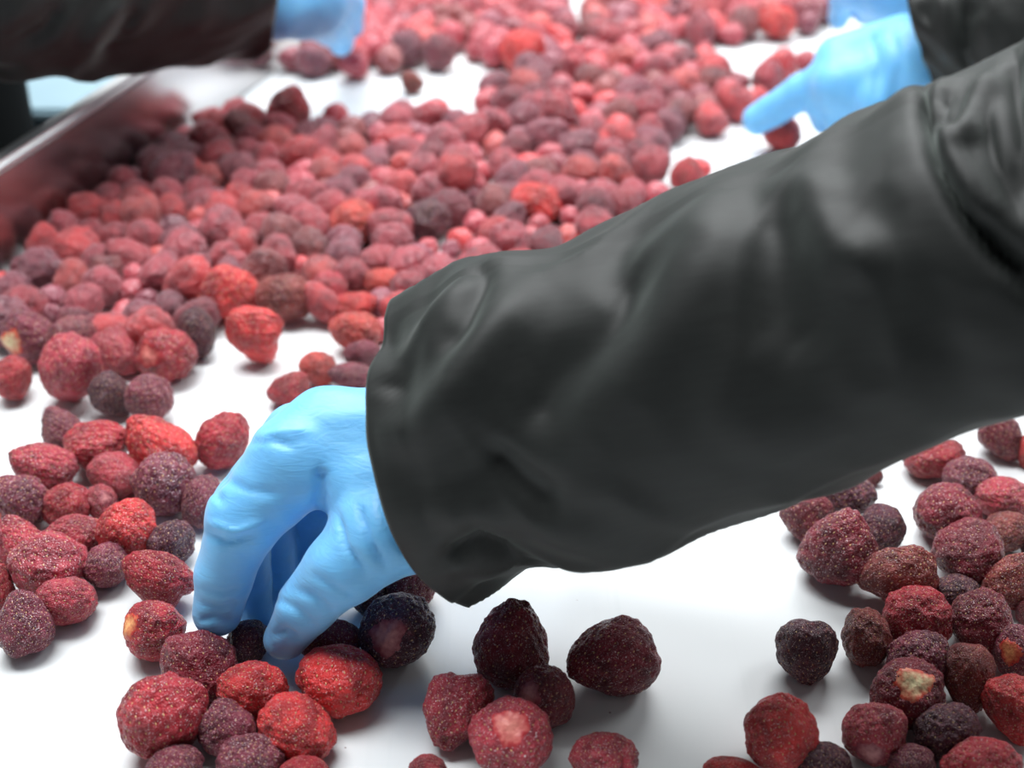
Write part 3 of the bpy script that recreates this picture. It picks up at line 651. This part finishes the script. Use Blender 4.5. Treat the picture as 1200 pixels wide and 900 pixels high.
def colour_of(b):
    c, rime = COL[b['col']]; k = rng.uniform(.88, 1.12)
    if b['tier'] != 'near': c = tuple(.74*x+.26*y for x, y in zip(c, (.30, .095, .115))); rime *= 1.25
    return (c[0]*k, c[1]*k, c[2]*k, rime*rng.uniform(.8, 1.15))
for bi, b in enumerate(single):
    near = b['tier'] == 'near' or b['sy'] > 400
    R = np.array(orient(b['al'], b['be'], rng.uniform(0, 6.28))); d = proj(b['p'])[2]
    if near:       # every near berry has its own surface, stretched to its own breadth and height
        sh = Shape(b['kind'], 400+bi); V = sh(ICO[6 if b['tier'] == 'near' else 5][0]); q = V@R.T
        kx = b['w']/np.ptp(q@RT)*d/FPX*1.06; ky = b['h']/np.ptp(q@UP)*d/FPX*1.06; kz = math.sqrt(kx*ky)
        A = kx*np.outer(RT, RT)+ky*np.outer(UP, UP)+kz*np.outer(FW, FW)
        s = kz; A = R.T@A@R/s     # in the berry's own axes
        pr = near_meshes(sh, V@A.T, A, 6 if b['tier'] == 'near' else 5, b['scar'], 400+bi); q = (V@A.T)@R.T
    else:
        kk = b['kind'] if b['kind'] in FARP else 'round'; L = FARP[kk]
        pr = L[used.get(kk, 0) % len(L)]; used[kk] = used.get(kk, 0)+1
        q = pr['V']@R.T; s = b['r']*1.03
    q = q*s; low = q[:, 2].min()
    lift = max(b['p'][2]-b['r'], 0); loc = np.array([b['p'][0], b['p'][1], -low+lift+.0001])
    X0, Y0, _ = proj(b['p'])
    if b['tier'] == 'near':     # slide on the belt until the outline is centred where it belongs
        for _ in range(6):
            X, Y, D_ = proj(q+loc); ex, ey = (X.max()+X.min())/2-X0, (Y.max()+Y.min())/2-Y0
            loc[0] -= ex*d/FPX; loc[1] += ey*d/FPX/math.sin(TH)
    b['loc'] = loc
    o = bpy.data.objects.new('strawberry', pr['me']); C.objects.link(o)
    o.matrix_world = Matrix.Translation(Vector(loc)) @ Matrix(R).to_4x4() @ Matrix.Diagonal((s, s, s, 1))
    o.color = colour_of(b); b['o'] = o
    if near:
        c = bpy.data.objects.new('seeds', pr['seeds']); C.objects.link(c); c.parent = o; c['kind'] = 'stuff'
    if b['scar']:
        c = bpy.data.objects.new('hull_scar', pr['scar']); C.objects.link(c); c.parent = o
        c['label'] = {'cream': 'cream hull scar', 'orange': 'pale orange hull scar', 'red': 'bright red hull scar', 'pink': 'pinkish hull scar'}[b['scar']]
# the rest of the far heap: joined, past the limit of single berries
vs = []; fs = []; n0 = 0; cols = []; V3, F3 = ICO[4]; LV = []
for s_ in LOWP:
    q = s_(V3); LV.append(q/(np.ptp(q, axis=0).mean()/2))
for i, b in enumerate(rest):
    R = np.array(orient(b['al'], b['be'], rng.uniform(0, 6.28))); q = (LV[i % len(LV)]@R.T)*b['r']*.99
    lift = max(b['p'][2]-b['r'], 0); q = q+np.array([b['p'][0], b['p'][1], -q[:, 2].min()+lift+.0001])
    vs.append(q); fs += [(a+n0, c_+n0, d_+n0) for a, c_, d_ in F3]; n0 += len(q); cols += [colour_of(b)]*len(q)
if vs:
    t = NT('far_strawberries'); at = t.node('ShaderNodeAttribute', attribute_name='tone'); n = t.node('ShaderNodeTexNoise', i_Scale=400., i_Detail=3.)
    tc = t.node('ShaderNodeTexCoord'); t.l(tc.outputs['Object'], n.inputs['Vector'])
    t.l(t.mix(t.ramp(n.outputs[0], .5, .72, 0, .7), at.outputs['Color'], (.62, .36, .40)), t.b.inputs['Base Color']); t.set(Roughness=.5)
    t.b.inputs['Sheen Weight'].default_value = .22
    t.l(t.bump(n.outputs[0], .5, .001), t.b.inputs['Normal'])
    me = mk('strawberry_heap', np.concatenate(vs), fs, t.m); ca = me.attributes.new('tone', 'FLOAT_COLOR', 'POINT'); ca.data.foreach_set('color', np.array(cols, dtype=np.float32).ravel())
    o = bpy.data.objects.new('strawberry_heap', me); C.objects.link(o)
    tag(o, 'farthest frozen strawberries of the spread-out heap at the top of the photo', 'strawberries', kind='stuff')
# ---------------------------------------------------------------- labels of the unnamed berries: zone + look, then order from the left inside the zone
ZN = [  # name of a place one can find, test in the picture
 ("near the left worker's glove", lambda x, y: y < 95 and x < 480), ("right of the left worker's glove", lambda x, y: y < 95 and x < 690),
 ('in the top right row', lambda x, y: y < 50), ('around the pointing finger', lambda x, y: x > 865 and y < 200),
 ('bordering the upper right white gap', lambda x, y: x > 735 and y < 165), ('left of the upper right white gap', lambda x, y: x > 600 and y < 165),
 ("at the pile's ragged upper edge", lambda x, y: 330 < x and y < 165),
 ('just above the big sleeve', lambda x, y: x > 690), ('against the steel guard', lambda x, y: y < 360-.69*x and x < 330),
 ('in the pile above the sleeve', lambda x, y: x > 560 and y > 215), ("in the pile's upper right", lambda x, y: x > 560),
 ('in the pile above the cuff', lambda x, y: x > 430 and y > 230), ("in the pile's upper middle", lambda x, y: x > 400 and y <= 230),
 ('beside the cuff corner', lambda x, y: x > 340 and y > 300), ("in the pile's upper left", lambda x, y: y < 215),
 ("in the pile's middle", lambda x, y: x > 250 and y < 320), ("at the pile's near edge", lambda x, y: x > 125 and y > 320),
 ("in the pile's left part", lambda x, y: y < 330), ("in the pile's left corner", lambda x, y: True)]
groups = {}
for b in single:
    b['o']['category'] = 'strawberry'
    if b['label']:
        b['o']['label'] = b['label']
        b['o']['group'] = 'frozen strawberries on the sorting belt'; continue
    x, y, _ = proj(b['loc'])
    if not (-10 < x < 1210 and -10 < y < 910): groups.setdefault(('off', '', ''), []).append((x, b)); continue
    z_ = next(n for n, f in ZN if f(x, y)); groups.setdefault((z_, b['col'], b['kind']), []).append((x, b))
ORD = ['leftmost', 'second from the left', 'third from the left', 'fourth from the left', 'fifth from the left', 'sixth from the left', 'seventh from the left']
for (z_, c, k), L in groups.items():
    L.sort(key=lambda t: t[0])
    for i, (x, b) in enumerate(L):
        o = b['o']; o['group'] = 'frozen strawberries on the sorting belt'
        if z_ == 'off': o['label'] = 'frozen strawberry just beyond the edge of the photo'; continue
        base = f"{WORD[c]} {KW[k]} strawberry"
        if len(L) == 1: o['label'] = f"{base} {z_}"
        else: o['label'] = f"{ORD[i]} {base} {z_}" if len(L) > 2 else f"{'left' if i == 0 else 'right'} one of two {WORD[c]} {KW[k]} strawberries {z_}"
print('berries', len(B), 'single', len(single), 'rest', len(rest))

for b in single:
    if len(b['o']['label'].split()) > 16: print('LONG', b['o']['label'])
